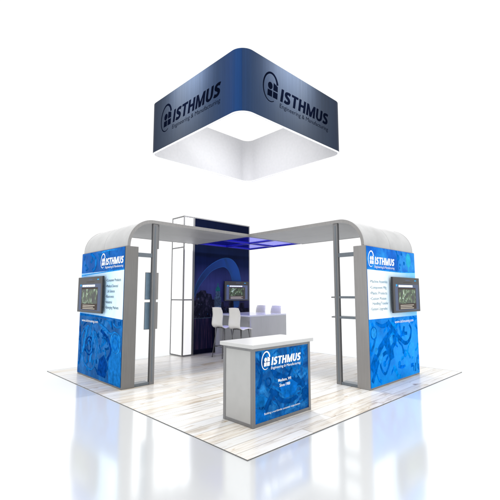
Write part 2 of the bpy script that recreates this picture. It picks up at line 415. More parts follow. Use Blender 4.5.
def emblem(mb, pr, a0, z0, W, d, mat, layer=3):
    """open ellipse round a disc and three squares; a0 = start of the word, d = +-1 reading direction"""
    P = lambda x, y: (a0 + d * W * (x + .10 * y), z0 + W * y)
    cx, cy, rx, ry = -.172, .12, .135, .19
    C = []; n = 40; t0, t1 = radians(20), radians(300)
    for k in range(n + 1):
        t = t0 + (t1 - t0) * k / n; w = .036 - .026 * (k / n) ** .8
        C.append((P(cx + rx * cos(t), cy + ry * sin(t)), P(cx + (rx - w) * cos(t), cy + (ry - w) * sin(t))))
    for (a, b), (c, e) in zip(C, C[1:]): pr.pg(mb, [a, b, e, c], mat, layer)
    q = .079; gx = -.222; gp = .014
    sq = lambda x, y, w, h: pr.pg(mb, [P(x, y), P(x + w, y), P(x + w, y + h), P(x, y + h)], mat, layer)
    sq(gx, 0, q, q); sq(gx + q + gp, 0, q, q)
    pr.pg(mb, [P(gx + q + gp, q + gp), P(gx + 2 * q + gp, q + gp), P(gx + 2 * q + gp - .004, q * 2.05), P(gx + q + gp, q * 2.4)], mat, layer)
    pr.pg(mb, [P(gx + q / 2 + .040 * cos(t), q * 1.5 + gp + .046 * sin(t)) for t in [2 * pi * k / 20 for k in range(20)]], mat, layer)

def logo(pr, parent, a0, z0, W, d, mat, cap=.168):
    o = MB(); emblem(o, pr, a0, z0, W, d, mat); o.build('logo', parent, False)
    o = MB(); isthmus(o, pr, a0, z0, a0 + d * W, W * cap, mat); o.build('lettering', parent, False)
    o = MB(); write(o, pr, 'Engineering & Manufacturing', a0 - d * W * .01, z0 - W * .082, a0 + d * W * .985, W * .056, mat, bold=0, shear=.12); o.build('lettering', parent, False)

# ------------------------------------------------------------------ setting
S = 6.1
fl = MB(); n = 64; fl.poly([(3 + 400 * cos(2 * pi * k / n), 3 + 400 * sin(2 * pi * k / n), -.007) for k in range(n)], M['floor'])
tag(fl.build('studio_floor'), kind='structure')
w = MB(); w.box((0.005, 0.005, -.0065), (S - .005, S - .005, 0), M['wood'], 0); tag(w.build('plank_floor'), kind='structure')
e = MB()
for a, b in (((0, 0), (S, .005)), ((0, S - .005), (S, S)), ((0, .005), (.005, S - .005)), ((S - .005, .005), (S, S - .005))):
    e.box((a[0], a[1], -.0065), (b[0], b[1], .001), M['trim'], 0)
tag(e.build('floor_edging'), kind='structure')

# ------------------------------------------------------------------ arches (each with its display tower)
R = .50; H = 2.96; TH = .05; X0 = .405
def profile(x_end):
    """canopy profile in (run, z): outer and inner points"""
    pts = [((X0, 2.4475), (X0 + TH, 2.4475)), ((X0, 2.46), (X0 + TH, 2.46))]
    for k in range(1, 21):
        t = pi / 2 * k / 20
        pts.append(((X0 + R - R * cos(t), 2.46 + R * sin(t)), (X0 + R - (R - TH) * cos(t), 2.46 + (R - TH) * sin(t))))
    pts.append(((x_end, H), (x_end, H - TH)))
    return pts

A1L, WL = 3.481, 1.946        # band of the left arch in y
A1R, WR = 3.346, 1.946        # band of the right arch in x

def arch(side):
    L = side == 'left'
    if L:
        T = lambda r, c, z: (r, c, z)      # r runs inwards from the tower, c across the band
        c0, w, k0, pu, rend = A1L, WL, .371, .99, A1R
    else:
        T = lambda r, c, z: (c, r, z)
        c0, w, k0, pu, rend = A1R, WR, .531, 1.19, A1L
    dr = k0 - .371
    kc0 = 3.468 if L else 3.333; kw = 1.972; kt = .243; kh = 2.446
    base = T(k0, kc0 + kw / 2, 0)
    lab = ('silver arch on the left, its tower printed in the darker machinery blue' if L else
           'silver arch on the right, its tower carrying the brighter sky-blue machinery print')
    t = thing('display_arch', base, lab, 'display stand', 'exhibition arches with printed towers')
    # tower body with shallow reveals round the print
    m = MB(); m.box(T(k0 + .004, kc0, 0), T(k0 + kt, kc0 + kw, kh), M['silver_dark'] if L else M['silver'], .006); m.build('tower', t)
    # canopy in two lengths with a fine joint
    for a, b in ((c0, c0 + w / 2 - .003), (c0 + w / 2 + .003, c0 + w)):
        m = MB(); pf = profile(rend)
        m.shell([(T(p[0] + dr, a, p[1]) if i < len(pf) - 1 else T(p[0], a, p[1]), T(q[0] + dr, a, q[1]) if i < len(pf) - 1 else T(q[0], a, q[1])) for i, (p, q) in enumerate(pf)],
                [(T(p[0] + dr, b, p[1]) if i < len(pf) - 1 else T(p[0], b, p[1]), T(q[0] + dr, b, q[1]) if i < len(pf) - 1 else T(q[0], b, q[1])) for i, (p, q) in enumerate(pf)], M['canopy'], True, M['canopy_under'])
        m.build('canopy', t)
    # edge extrusions on both sides of the canopy
    for c, cc in ((c0 - .012, c0 - .0005), (c0 + w + .0005, c0 + w + .012)):
        m = MB(); pf = profile(rend); f = lambda p, i: p[0] + (dr if i < len(pf) - 1 else 0)
        m.shell([(T(f(p, i), c, p[1] + .004), T(f(q, i), c, q[1] - .006)) for i, (p, q) in enumerate(pf)], [(T(f(p, i), cc, p[1] + .004), T(f(q, i), cc, q[1] - .006)) for i, (p, q) in enumerate(pf)], M['silver'])
        m.build('edge_trim', t)
    # posts
    for c in (c0 + .004, c0 + w - .064):
        m = MB(); m.box(T(pu - .085, c, .0), T(pu + .012, c + .06, 2.905), M['alu'], .004)
        m.box(T(pu - .055, c - .002, .05), T(pu - .028, c + .001, 2.86), M['steel_blue'], 0)
        m.build('post', t)
        # rails between tower and post
        for z, hh, mm in ((0.002, .05, 'steel_blue'), (2.27, .075, 'steel_blue')):
            m = MB(); m.box(T(k0 + kt + .001, c + .006, z), T(pu - .087, c + (.054 if z > 1 else .16), z + hh), M[mm], .004); m.build('rail', t)
    if L:
        # slim stem and two literature panels clipped to the post
        m = MB(); m.box(T(1.03, c0 + .09, 2.45), T(1.085, c0 + .14, 2.905), M['alu'], .004); m.build('bracket', t)
        m = MB(); m.box(T(.985, c0 + .074, .90), T(1.02, c0 + .10, 2.12), M['alu'], .004); m.build('bracket', t)
        for z0, z1 in ((.96, 1.455), (1.50, 2.00)):
            m = MB(); m.box(T(.83, c0 + .102, z0), T(1.10, c0 + .122, z1), M['silver'], .003)
            m.box(T(.832, c0 + .100, z0 + .01), T(.93, c0 + .1015, z1 - .01), M['panel_blue'], 0); m.build('literature_panel', t)
    else:
        for z in (1.165, 1.525):
            m = MB(); m.box(T(k0 + kt + .001, c0 + .064, z), T(1.285, c0 + .30, z + .03), M['steel_blue'], .003)
            m.box(T(k0 + kt + .001, c0 + .0, z - .006), T(pu - .087, c0 + .063, z + .036), M['steel_blue'], .003)
            m.build('shelf', t)
            m = MB(); m.tube([T(1.285, c0 + .03, z + .015), T(1.19, c0 + .03, z + .015)], .012, M['alu']); m.build('shelf_pin', t)
    return t, kc0, kw, kh, k0
M['panel_blue'] = plain('pale_blue_acrylic', (.16, .24, .32), .2, var=.1)
archL, cL, wL, kh, kL = arch('left')
archR, cR, wR, _, kR = arch('right')

# graphics ---------------------------------------------------------------
M['mid_left'] = fade_mat('print_pale_wash_left', 'Y', .95, -.75, (.16, .46, .90), (.74, .93, 1.0))
M['mid_right'] = fade_mat('print_pale_wash_right', 'X', .75, -.55, (.20, .62, .98), (.98, 1.0, 1.0))
pl = Print('x', kL, out=-1); m = MB()
a0, a1 = cL + .028, cL + wL - .012
m.box((kL - .004, a0, .03), (kL + .003, a1, kh - .012), M['print_left'], 0)
pl.val = kL - .004; pl.clip = (a0, a1, .03, kh - .012)
pl.rect(m, a0, 2.03, a1, kh - .012, M['print_left_head'], 1); pl.rect(m, a0, 1.165, a1, 2.03, M['mid_left'], 1)
pl.strip(m, [(a0, 2.035), (a1 - .5, 2.00), (a1, 1.98)], .02, M['ink_sky'], 2)
pl.pg(m, [(a0, 1.165), (a1, 1.165), (a1, 1.22), (a1 - .9, 1.20)], M['ink_mid'], 2)
clutter(pl, m, a0, a1, .05, 1.15, [M[k] for k in ('cl1', 'cl2', 'cl3', 'cl4')], 110, 3, .22)
clutter(pl, m, a0, a1, 2.06, 2.41, [M[k] for k in ('cl4', 'cl3', 'cl2')], 30, 4, .16)
# machinery: rods, gear rings, hoses
for (p, q) in (((5.02, .93), (5.20, .45)), ((4.68, .86), (4.80, .30))):
    pl.strip(m, [p, q], .085, M['ink_light'], 2); pl.strip(m, [(p[0] - .015, p[1]), (q[0] - .015, q[1])], .02, M['ink_sky'], 3); pl.disc(m, p[0], p[1], .055, .05, M['ink_light'], 2)
pl.strip(m, [(5.35, .62), (5.2, .85), (4.95, .98), (4.75, .80), (4.60, .88), (4.50, .70), (4.55, .35), (4.72, .17), (5.05, .24), (5.18, .42)], .03, M['ink_light'], 2)
pl.strip(m, [(4.80, 1.12), (4.84, .85), (4.92, .62)], .05, M['ink_light'], 2)
for r_ in (.17, .10): pl.ring(m, 4.87, .60, r_, .028, M['ink_dark'], 2)
for k in range(9):
    t_ = 2 * pi * k / 9; pl.disc(m, 4.87 + .135 * cos(t_), .60 + .135 * sin(t_), .018, .018, M['ink_light'], 3)
pl.disc(m, 3.74, .74, .20, .16, M['ink_light'], 2); pl.ring(m, 3.74, .74, .10, .04, M['ink_mid'], 3); pl.ring(m, 3.74, .74, .19, .02, M['ink_sky'], 3)
pl.pg(m, [(a0, .05), (3.95, .05), (3.98, .40), (3.92, .62), (3.70, .56), (a0, .62)], M['ink_light'], 1)
pl.strip(m, [(4.45, 1.05), (4.2, .98), (3.95, .90), (3.75, .93), (3.52, .86)], .045, M['ink_light'], 2, taper=.02)
pl.strip(m, [(4.35, .93), (4.05, .80), (3.9, .60), (4.05, .42)], .06, M['ink_dark'], 2)
pl.strip(m, [(3.85, 1.08), (3.70, 1.02), (3.52, 1.05)], .03, M['ink_light'], 2)
pl.strip(m, [(5.38, .95), (5.30, .6), (5.34, .2)], .05, M['ink_dark'], 2, taper=.02)
pl.pg(m, [(4.45, .12), (4.1, .10), (4.02, .35), (4.18, .50), (4.38, .40)], M['ink_dark'], 2)
# header shapes
pl.strip(m, [(5.0, 2.42), (4.75, 2.30), (4.72, 2.15), (4.85, 2.05)], .06, M['ink_mid'], 2); pl.disc(m, 4.72, 2.22, .05, .08, M['ink_light'], 2)
pl.strip(m, [(4.45, 2.40), (4.1, 2.415), (3.8, 2.40)], .03, M['ink_sky'], 2, taper=.01)
gL = m.build('graphic_panel', archL, False)
logo(pl, gL, 4.265, 2.145, .745, -1, M['white_text'], cap=.172)
m = MB()
for z, s_, ae, ind in ((1.832, '•Consumer Products', 3.60, 0), (1.725, '•Medical Devices/', 3.70, 0), (1.632, 'Life Sciences', 3.83, .05), (1.535, '•Electronics', 3.86, 0), (1.435, '•Industrial', 3.93, 0), (1.337, '•Emerging Markets', 3.66, 0)):
    m = MB(); write(m, pl, s_, 4.19 - ind, z, ae, .052, M['slate_text'], bold=0); m.build('text_line', gL, False)
m = MB(); write(m, pl, 'www.isthmuseng.com', 5.29, 1.055, 4.50, .052, M['white_text'], bold=0); m.build('lettering', gL, False)

pr_ = Print('y', kR, out=-1); m = MB()
b0, b1 = cR + .022, cR + wR - .012
m.box((b0, kR - .004, .03), (b1, kR + .003, kh - .012), M['print_right'], 0)
pr_.val = kR - .004; pr_.clip = (b0, b1, .03, kh - .012)
pr_.rect(m, b0, 2.03, b1, kh - .012, M['print_right_head'], 1); pr_.rect(m, b0, 1.165, b1, 2.03, M['mid_right'], 1)
pr_.strip(m, [(b0, 2.033), (b1 - .7, 2.02), (b1, 2.04)], .02, M['ink_sky'], 2)
pr_.disc(m, 5.00, 2.27, .115, .145, M['ink_teal'], 2); pr_.strip(m, [(5.00, 2.13), (5.00, 2.035)], .035, M['ink_teal'], 2)
for a_, z_, r1 in ((4.55, 2.30, .06), (4.70, 2.38, .035), (4.62, 2.16, .03), (4.48, 2.42, .025), (4.80, 2.20, .04), (4.60, 2.10, .02)): pr_.disc(m, a_, z_, r1, r1, M['ink_mid'], 2)
pr_.strip(m, [(4.46, 2.03), (4.52, 2.2), (4.50, 2.42)], .03, M['ink_mid'], 2)
clutter(pr_, m, b0, b1, .05, 1.15, [M[k] for k in ('cr1', 'cr2', 'cr3', 'cr2')], 45, 5, .34)
# mechanism: crane of arms and hook
D = M['ink_deep']
pr_.strip(m, [(3.38, .30), (3.55, .52), (3.80, .72), (4.05, .88), (4.25, .98)], .16, D, 2, taper=.07)
pr_.strip(m, [(3.40, .12), (3.62, .42), (3.90, .56), (4.12, .52), (4.2, .72)], .09, D, 2, taper=.05)
pr_.strip(m, [(4.02, 1.10), (4.22, .95), (4.45, .78), (4.70, .66), (4.90, .72), (4.98, .90), (4.90, 1.00)], .10, D, 2, taper=.05)
pr_.strip(m, [(4.68, .98), (4.66, .86), (4.80, .84)], .06, D, 2)
pr_.strip(m, [(3.58, 1.10), (3.80, 1.03), (4.02, 1.06)], .05, D, 2, taper=.09)
pr_.strip(m, [(3.74, .55), (3.70, .35), (3.86, .20), (4.02, .36), (4.12, .52)], .05, D, 2)
pr_.pg(m, [(3.86, .70), (4.10, .84), (4.34, .86), (4.32, .68), (4.18, .60), (4.22, .44), (4.05, .40), (3.98, .55)], D, 2)
pr_.pg(m, [(4.05, .80), (4.18, .86), (4.20, .72), (4.10, .66)], M['ink_sky'], 3)
pr_.pg(m, [(3.62, .50), (3.76, .60), (3.80, .48), (3.68, .38)], M['ink_sky'], 3)
pr_.strip(m, [(4.36, .95), (4.42, .72), (4.56, .62), (4.60, .48)], .03, D, 2, taper=.05)
pr_.strip(m, [(3.40, .62), (3.52, .80), (3.46, 1.00)], .06, M['ink_mid'], 2); pr_.disc(m, 3.50, .93, .09, .10, M['ink_sky'], 1); pr_.ring(m, 3.50, .93, .10, .022, D, 2)
pr_.disc(m, 3.56, .62, .055, .06, M['ink_sky'], 3)
for a_, z_, h_ in ((5.02, .10, .10), (5.10, .08, .16), (5.18, .12, .22), (5.24, .09, .12)): pr_.strip(m, [(a_, z_), (a_ + .01, z_ + h_)], .035, D, 2)
gR = m.build('graphic_panel', archR, False)
logo(pr_, gR, 3.62, 2.125, .765, 1, M['white_text'], cap=.175)
m = MB()
for z, s_, ae, ind in ((1.795, '•Machine Assembly', 4.07, 0), (1.690, '•Component Mfg', 4.02, 0), (1.590, '•Plastic Products', 4.04, 0), (1.495, '•Custom Motion', 4.00, 0), (1.410, 'Handling/Transfer', 4.07, .07), (1.315, '•System Upgrades', 4.03, 0)):
    m = MB(); write(m, pr_, s_, 3.43 + ind, z, ae, .05, M['teal_text'], bold=0); m.build('text_line', gR, False)
m = MB(); write(m, pr_, 'www.isthmuseng.com', 4.30, 1.055, 5.10, .055, M['white_text'], bold=0); m.build('lettering', gR, False)

# monitors ----------------------------------------------------------------
def monitor(axis, face, back, a0, a1, z0, z1, label, flip):
    pr = Print(axis, face, out=-1)
    c = ((face + back) / 2, (a0 + a1) / 2) if axis == 'x' else ((a0 + a1) / 2, (face + back) / 2)
    t = thing('wall_monitor', (c[0], c[1], z0), label, 'screen', 'wall screens showing the same page')
    P = lambda a, o, z: (o, a, z) if axis == 'x' else (a, o, z)
    w_, h_ = a1 - a0, z1 - z0
    m = MB(); m.box(P(a0, face, z0), P(a1, face + .04, z1), M['black'], .008); m.build('housing', t)
    m = MB(); m.box(P(a0 + w_ * .3, face + .041, z0 + h_ * .3), P(a1 - w_ * .3, back - .001, z1 - h_ * .3), M['black'], .004); m.build('wall_bracket', t)
    A = (lambda f: a1 - f * w_) if flip else (lambda f: a0 + f * w_)   # reading direction
    Z = lambda f: z0 + f * h_
    m = MB()
    pr.rect(m, A(.07), Z(.06), A(.95), Z(.80), M['screen_grey'], 1)
    pr.rect(m, A(.17), Z(.08), A(.84), Z(.70), M['screen_brown'], 2)
    pr.rect(m, A(.19), Z(.25), A(.82), Z(.655), M['screen_pic'], 3)
    pr.rect(m, A(.20), Z(.72), A(.72), Z(.775), M['screen_white'], 3)
    pr.disc(m, A(.13), Z(.765), .025, .022, M['screen_cyan'], 3)
    for k in range(3): pr.rect(m, A(.24), Z(.10 + .045 * k), A(.74 - .06 * (k % 2)), Z(.122 + .045 * k), M['screen_text'], 3)
    for k in range(5): pr.rect(m, A(.25 + .09 * k), Z(.73), A(.31 + .09 * k), Z(.74), M['screen_grey'], 4)
    pr.rect(m, A(.45), Z(.905), A(.62), Z(.93), M['screen_grey'], 1); pr.rect(m, A(.80), Z(.90), A(.87), Z(.93), M['screen_cyan'], 1)
    pr.rect(m, A(.37), Z(.85), A(.70), Z(.862), M['screen_brown'], 1)
    m.build('display', t, False)
    return t
monitor('x', .29, kL - .004, 4.20, 5.385, 1.245, 1.94, 'black screen fixed to the left blue tower, its edge overhanging the print', True)
monitor('y', .45, kR - .004, 4.125, 5.293, 1.25, 1.915, 'black screen fixed to the right blue tower beside the bullet list', False)

# ------------------------------------------------------------------ blue canopy panel at the crossing
t = thing('blue_canopy', (A1R + .98, A1L + .98, 2.90), 'translucent blue square roof with a cross frame where the two arches meet', 'canopy')
x0, x1, y0, y1 = A1R + .001, A1R + WR - .03, A1L + .001, A1L + WL - .02
xm, ym = (x0 + x1) / 2, (y0 + y1) / 2; f = .05
m = MB(); Z0, Z1 = 2.905, 2.955
m.box((x0, y0, Z0), (x1, y0 + f, Z1), M['acrylic_frame'], .003); m.box((x0, y1 - f, Z0), (x1, y1, Z1), M['acrylic_frame'], .003)
m.box((x0, y0 + f, Z0), (x0 + f, y1 - f, Z1), M['acrylic_frame'], .003); m.box((x1 - f, y0 + f, Z0), (x1, y1 - f, Z1), M['acrylic_frame'], .003)
m.box((x0 + f, ym - f / 2, Z0), (x1 - f, ym + f / 2, Z1), M['acrylic_frame'], .003)
m.box((xm - f / 2, y0 + f, Z0), (xm + f / 2, ym - f / 2, Z1), M['acrylic_frame'], .003); m.box((xm - f / 2, ym + f / 2, Z0), (xm + f / 2, y1 - f, Z1), M['acrylic_frame'], .003)
m.build('frame', t)
for (xa, xb) in ((x0 + f, xm - f / 2), (xm + f / 2, x1 - f)):
    for (ya, yb) in ((y0 + f, ym - f / 2), (ym + f / 2, y1 - f)):
        m = MB(); m.box((xa + .001, ya + .001, 2.925), (xb - .001, yb - .001, 2.931), M['acrylic'], 0); m.build('pane', t)

# ------------------------------------------------------------------ back wall with light tower
bu, bv, bh = 3.053, 5.64, 3.684; tu, tv = .325, .583; bw = 2.405
t = thing('light_tower', (bu + tu / 2, bv + tv / 2, 0), 'tall backlit white tower in a silver frame at the left end of the dark wall', 'light box')
F = .034; m = MB()
for x in (bu, bu + tu - F):
    for y in (bv, bv + tv - F): m.box((x, y, 0), (x + F, y + F, bh), M['alu'], .003)
for z in (0.0, 1.43, bh - F - .002):
    for y in (bv + .002, bv + tv - F - .002): m.box((bu + F, y, z + .001), (bu + tu - F, y + F - .002, z + F), M['alu'], 0)
    for x in (bu + .002, bu + tu - F - .002): m.box((x, bv + F, z + .001), (x + F - .002, bv + tv - F, z + F), M['alu'], 0)
m.box((bu + .002, bv + F, 2.82), (bu + F, bv + tv - F, 2.82 + F), M['alu'], 0)
m.build('frame', t)
for z0, z1 in ((F + .002, 1.429), (1.43 + F + .002, bh - F - .004)):
    m = MB(); m.box((bu + .012, bv + .012, z0), (bu + tu - .012, bv + tv - .012, z1), M['backlit'], 0); m.build('light_panel', t)

wx0, wx1 = bu + tu + .002, bu + bwu if False else 5.458
t = thing('graphic_wall', ((wx0 + wx1) / 2, bv + .29, 0), 'tall dark navy wall printed with a night skyline under a blue arc', 'display wall')
m = MB(); m.box((wx0, bv + .004, 0), (wx1, bv + tv, bh), M['silver'], .004); m.build('wall_body', t)
m = MB()
for a, b in (((wx0, 0), (wx0 + .02, bh)), ((wx1 - .032, 0), (wx1, bh)), ((wx0 + .02, bh - .03), (wx1 - .032, bh)), ((wx0 + .02, 0), (wx1 - .032, .02))):
    m.box((a[0], bv - .008, a[1]), (b[0], bv + .003, b[1]), M['alu'], .002)
m.build('frame', t)
M['arc_wash'] = fade_mat('arc_wash', 'X', -1.0, .5, (.002, .018, .075), (.002, .048, .20))
pw = Print('y', bv, out=-1); m = MB()
gx0, gx1, gz0, gz1 = wx0 + .021, wx1 - .033, .021, bh - .031
m.box((gx0, bv - .002, gz0), (gx1, bv + .0035, gz1), M['wall_print'], 0); pw.val = bv - .002
# arc: ribbon between outer and inner curves
O = catmull([(gx0, 1.62), (3.50, 1.93), (3.76, 2.257), (4.108, 2.50), (4.476, 2.63), (4.76, 2.59), (4.96, 2.40), (5.06, 2.15), (5.10, 1.90), (5.06, 1.5), (4.96, 1.15), (4.80, .9)], 6)
I = catmull([(gx0, 1.50), (3.58, 1.82), (3.80, 2.06), (4.02, 2.25), (4.366, 2.37), (4.56, 2.32), (4.68, 2.17), (4.74, 2.00), (4.76, 1.85), (4.76, 1.5), (4.74, 1.15), (4.70, .9)], 6)
for k in range(len(O) - 1): pw.pg(m, [tuple(O[k]), tuple(O[k + 1]), tuple(I[k + 1]), tuple(I[k])], M['arc_wash'], 1)
pw.strip(m, [tuple(p) for p in O[::6]] + [tuple(O[-1])], .018, M['arc_edge'], 2, 6); pw.strip(m, [tuple(p) for p in I[::6]] + [tuple(I[-1])], .014, M['arc_edge'], 2, 6)
# skyline
sky = [(gx0, .95), (gx0, 1.42), (3.46, 1.44), (3.48, 1.60), (3.58, 1.66), (3.62, 1.70), (3.78, 1.70), (3.82, 1.62), (3.98, 1.60), (4.02, 1.46), (4.10, 1.44), (4.12, 1.30), (4.30, 1.28), (4.32, 1.38), (4.42, 1.38), (4.44, 1.24), (4.62, 1.26), (4.64, 1.40), (4.80, 1.40), (4.82, 1.2), (5.05, 1.22), (5.08, 1.34), (5.22, 1.34), (5.24, 1.18), (gx1, 1.18), (gx1, .95)]
pw.pg(m, sky, M['city_dark'], 3); pw.rect(m, gx0, .14, gx1, .95, M['city_water'], 3)
pw.strip(m, [(gx0, .955), (gx1, .955)], .014, M['capitol'], 4)
for k in range(16):
    a_ = random.uniform(gx0 + .05, gx1 - .1); z_ = random.uniform(1.0, 1.25) if a_ > 4.05 else random.uniform(1.0, 1.55)
    pw.rect(m, a_, z_, a_ + .018, z_ + .022, M[random.choice(['capitol', 'arc_edge', 'screen_brown'])], 4)
# domed building
pw.rect(m, 4.10, 1.22, 4.34, 1.52, M['capitol'], 4); pw.rect(m, 4.14, 1.52, 4.30, 1.68, M['capitol'], 4)
pw.pg(m, [(4.22 + .085 * cos(pi * k / 12), 1.68 + .13 * sin(pi * k / 12)) for k in range(13)], M['capitol_dome'], 4); pw.rect(m, 4.205, 1.80, 4.235, 1.90, M['capitol_dome'], 4)
for k in range(5): pw.rect(m, 4.115 + .045 * k, 1.26, 4.13 + .045 * k, 1.48, M['city_dark'], 5)
m.build('graphic_panel', t, False)
monitor('y', 5.54, bv - .004, 4.385, 5.33, 1.405, 1.965, 'wide screen with pale bezel mounted on the dark skyline wall', False)

# ------------------------------------------------------------------ meeting table
tx0, tx1, ty0, ty1 = 4.03, 5.36, 4.10, 5.52
t = thing('meeting_table', ((tx0 + tx1) / 2, (ty0 + ty1) / 2, 0), 'bar-height grey table with slab ends and a glossy pale top, between white stools', 'table')
m = MB(); m.box((tx0, ty0, 1.03), (tx1, ty1, 1.07), M['table_top'], .004); m.build('tabletop', t)
for y in (ty0 + .001, ty1 - .055):
    m = MB(); m.box((tx0 + .001, y, 0), (tx1 - .001, y + .054, 1.029), M['table'], .004); m.build('end_panel', t)

# ------------------------------------------------------------------ stools
def stool(loc, label):
    t = thing('bar_stool', loc, label, 'stool', 'white stools around the meeting table')
    X, Y = loc[0], loc[1]
    pf = catmull([(.22, .735), (.19, .765), (.08, .775), (-.06, .765), (-.15, .775), (-.205, .83), (-.20, .95), (-.185, 1.07), (-.20, 1.18), (-.225, 1.265)], 5)
    m = MB(); N = 8; th = .014; grid = []
    for i, p in enumerate(pf):
        d = (pf[min(i + 1, len(pf) - 1)] - pf[max(i - 1, 0)]).normalized(); nn = Vector((d.y, -d.x))
        tt = i / (len(pf) - 1); hw = .185 + .02 * sin(pi * tt) - (.012 if tt > .93 else 0) - (.02 if tt < .05 else 0)
        row = []
        for k in range(N + 1):
            s = -1 + 2 * k / N; cup = .028 * s * s * (1 if tt > .35 else .5)
            q = Vector((p.x, p.y)) + nn * (-cup)
            row.append(((X + q.x, Y + s * hw, q.y), (X + q.x + nn.x * th, Y + s * hw, q.y + nn.y * th)))
        grid.append(row)
    VV = [[[m.bm.verts.new(c) for c in cell] for cell in row] for row in grid]; mi = m.mi(M['chair'])
    def fc(*v): 
        f_ = m.bm.faces.new(v); f_.material_index = mi; f_.smooth = True
    for i in range(len(VV) - 1):
        for k in range(N):
            for q in (0, 1): fc(VV[i][k][q], VV[i + 1][k][q], VV[i + 1][k + 1][q], VV[i][k + 1][q])
        for k in (0, N): fc(VV[i][k][0], VV[i][k][1], VV[i + 1][k][1], VV[i + 1][k][0])
    for i in (0, len(VV) - 1):
        for k in range(N): fc(VV[i][k][0], VV[i][k + 1][0], VV[i][k + 1][1], VV[i][k][1])
    m.build('seat_shell', t)
    m = MB(); m.tube([(X - .13, Y - .13, .748), (X + .14, Y - .13, .748), (X + .14, Y + .13, .748), (X - .13, Y + .13, .748), (X - .13, Y - .13, .748)], .011, M['chrome']); m.build('seat_frame', t)
    for sx in (-1, 1):
        for sy in (-1, 1):
            m = MB(); m.tube([(X + sx * .13, Y + sy * .13, .745), (X + sx * .215, Y + sy * .20, .003)], .011, M['chrome']); m.build('leg', t)
    m = MB(); r_ = [(X + sx * .184, Y + sy * .174, .28) for sx, sy in ((-1, -1), (1, -1), (1, 1), (-1, 1), (-1, -1))]
    m.tube(r_, .009, M['chrome']); m.build('footrest', t)
    return t
def copy_tree(o, parent=None):
    c = o.copy(); COL.objects.link(c); c.parent = parent
    for ch in [q for q in bpy.data.objects if q.parent == o]: copy_tree(ch, c)
    return c
st = stool((3.80, 4.22, 0), 'white bar stool on the left of the table, the one nearer the reception counter')
for (x, y, rz, lab) in ((3.80, 4.87, 0, 'white bar stool on the left of the table, in front of the dark skyline wall'),
                        (5.50, 4.80, pi, 'white bar stool behind the table, its back the right-hand one above the top'),
                        (5.50, 5.42, pi, 'white bar stool behind the table, its back showing nearer the wall screen')):
    c = copy_tree(st); c.location = (x, y, 0); c.rotation_euler = (0, 0, rz); c['label'] = lab

# ------------------------------------------------------------------ reception counter
ru, rv, rw, rd, rh = .643, .581, 1.137, .556, .985
t = thing('reception_counter', (ru + rw / 2, rv + rd / 2, 0), 'silver reception counter with white top and blue printed front, in the foreground', 'counter')
m = MB(); m.box((ru + .008, rv + .012, .004), (ru + rw - .008, rv + rd - .008, .934), M['counter_side'], 0); m.build('cabinet', t)
m = MB(); p_ = .045
for x in (ru, ru + rw - p_):
    for y in (rv, rv + rd - p_): m.box((x, y, 0), (x + p_, y + p_, .935), M['alu'], .004)
for z0, z1 in ((0.001, .04), (.90, .934)):
    for y in (rv + .003, rv + rd - p_ + .003): m.box((ru + p_, y, z0), (ru + rw - p_, y + p_ - .006, z1), M['alu'], .002)
    for x in (ru + .003, ru + rw - p_ + .003): m.box((x, rv + p_, z0), (x + p_ - .006, rv + rd - p_, z1), M['alu'], .002)
m.build('frame', t)
m = MB(); m.box((ru - .035, rv - .035, .936), (ru + rw + .035, rv + rd + .035, rh), M['white_top'], .006); m.build('countertop', t)
pc = Print('y', rv + .008, out=-1); m = MB()
c0, c1, d0, d1 = ru + p_ + .001, ru + rw - p_ - .001, .041, .899
m.box((c0, rv + .008, d0), (c1, rv + .0118, d1), M['print_counter'], 0)
clutter(pc, m, c0, c1, d0, d1, [M[k] for k in ('cl1', 'cl2', 'cl3', 'cl4')], 130, 8, .13)
pc.clip = (c0, c1, d0, d1); K = M['cl1']; Q = M['ink_mid']; Lt = M['cl4']
pc.pg(m, [(.93, .70), (1.10, .60), (1.30, .52), (1.52, .46), (1.66, .40), (1.64, .33), (1.42, .36), (1.20, .46), (1.02, .56)], K, 1)
pc.strip(m, [(.86, .16), (1.00, .34), (1.16, .38), (1.30, .50), (1.40, .66)], .07, K, 1, taper=.03)
pc.strip(m, [(.95, .40), (1.06, .33), (1.16, .24), (1.34, .20), (1.5, .24)], .06, K, 1)
pc.pg(m, [(1.14, .40), (1.36, .48), (1.50, .40), (1.44, .27), (1.26, .25), (1.18, .30)], Q, 1)
pc.strip(m, [(1.00, .44), (1.12, .36), (1.22, .30)], .022, Lt, 2); pc.strip(m, [(1.18, .30), (1.30, .37), (1.36, .48)], .018, Lt, 2)
pc.pg(m, [(c0 + .001, .24), (c0 + .16, .22), (c0 + .22, .30), (c0 + .12, .38), (c0 + .001, .36)], Lt, 1)
pc.pg(m, [(c0 + .001, d0 + .001), (c0 + .2, d0 + .001), (c0 + .17, .18), (c0 + .001, .22)], Q, 1)
for k in range(5): pc.strip(m, [(1.30 + .075 * k, .88), (1.31 + .075 * k, .62)], .03, Lt if k % 2 else Q, 1, taper=.02)
pc.strip(m, [(.78, .88), (.80, .6), (.74, .45)], .04, K, 1)
pc.pg(m, [(1.58, .30), (c1 - .002, .36), (c1 - .002, .18), (1.62, .14)], K, 1)
pc.ring(m, .92, .50, .05, .02, K, 1); pc.ring(m, 1.52, .30, .06, .018, Lt, 2)
gC = m.build('graphic_panel', t, False)
logo(pc, gC, .975, .700, .60, 1, M['white_text'])
m = MB()
write(m, pc, 'Madison, WI', 1.105, .475, 1.36, .036, M['white_text'], bold=.012); m.build('text_line', gC, False); m = MB()
write(m, pc, 'Since 1980', 1.13, .410, 1.34, .036, M['white_text'], bold=.012)
m.build('text_line', gC, False)
m = MB(); write(m, pc, 'Building a worldwide customer organization', .845, .118, 1.54, .024, M['white_text'], bold=0); m.build('lettering', gC, False)

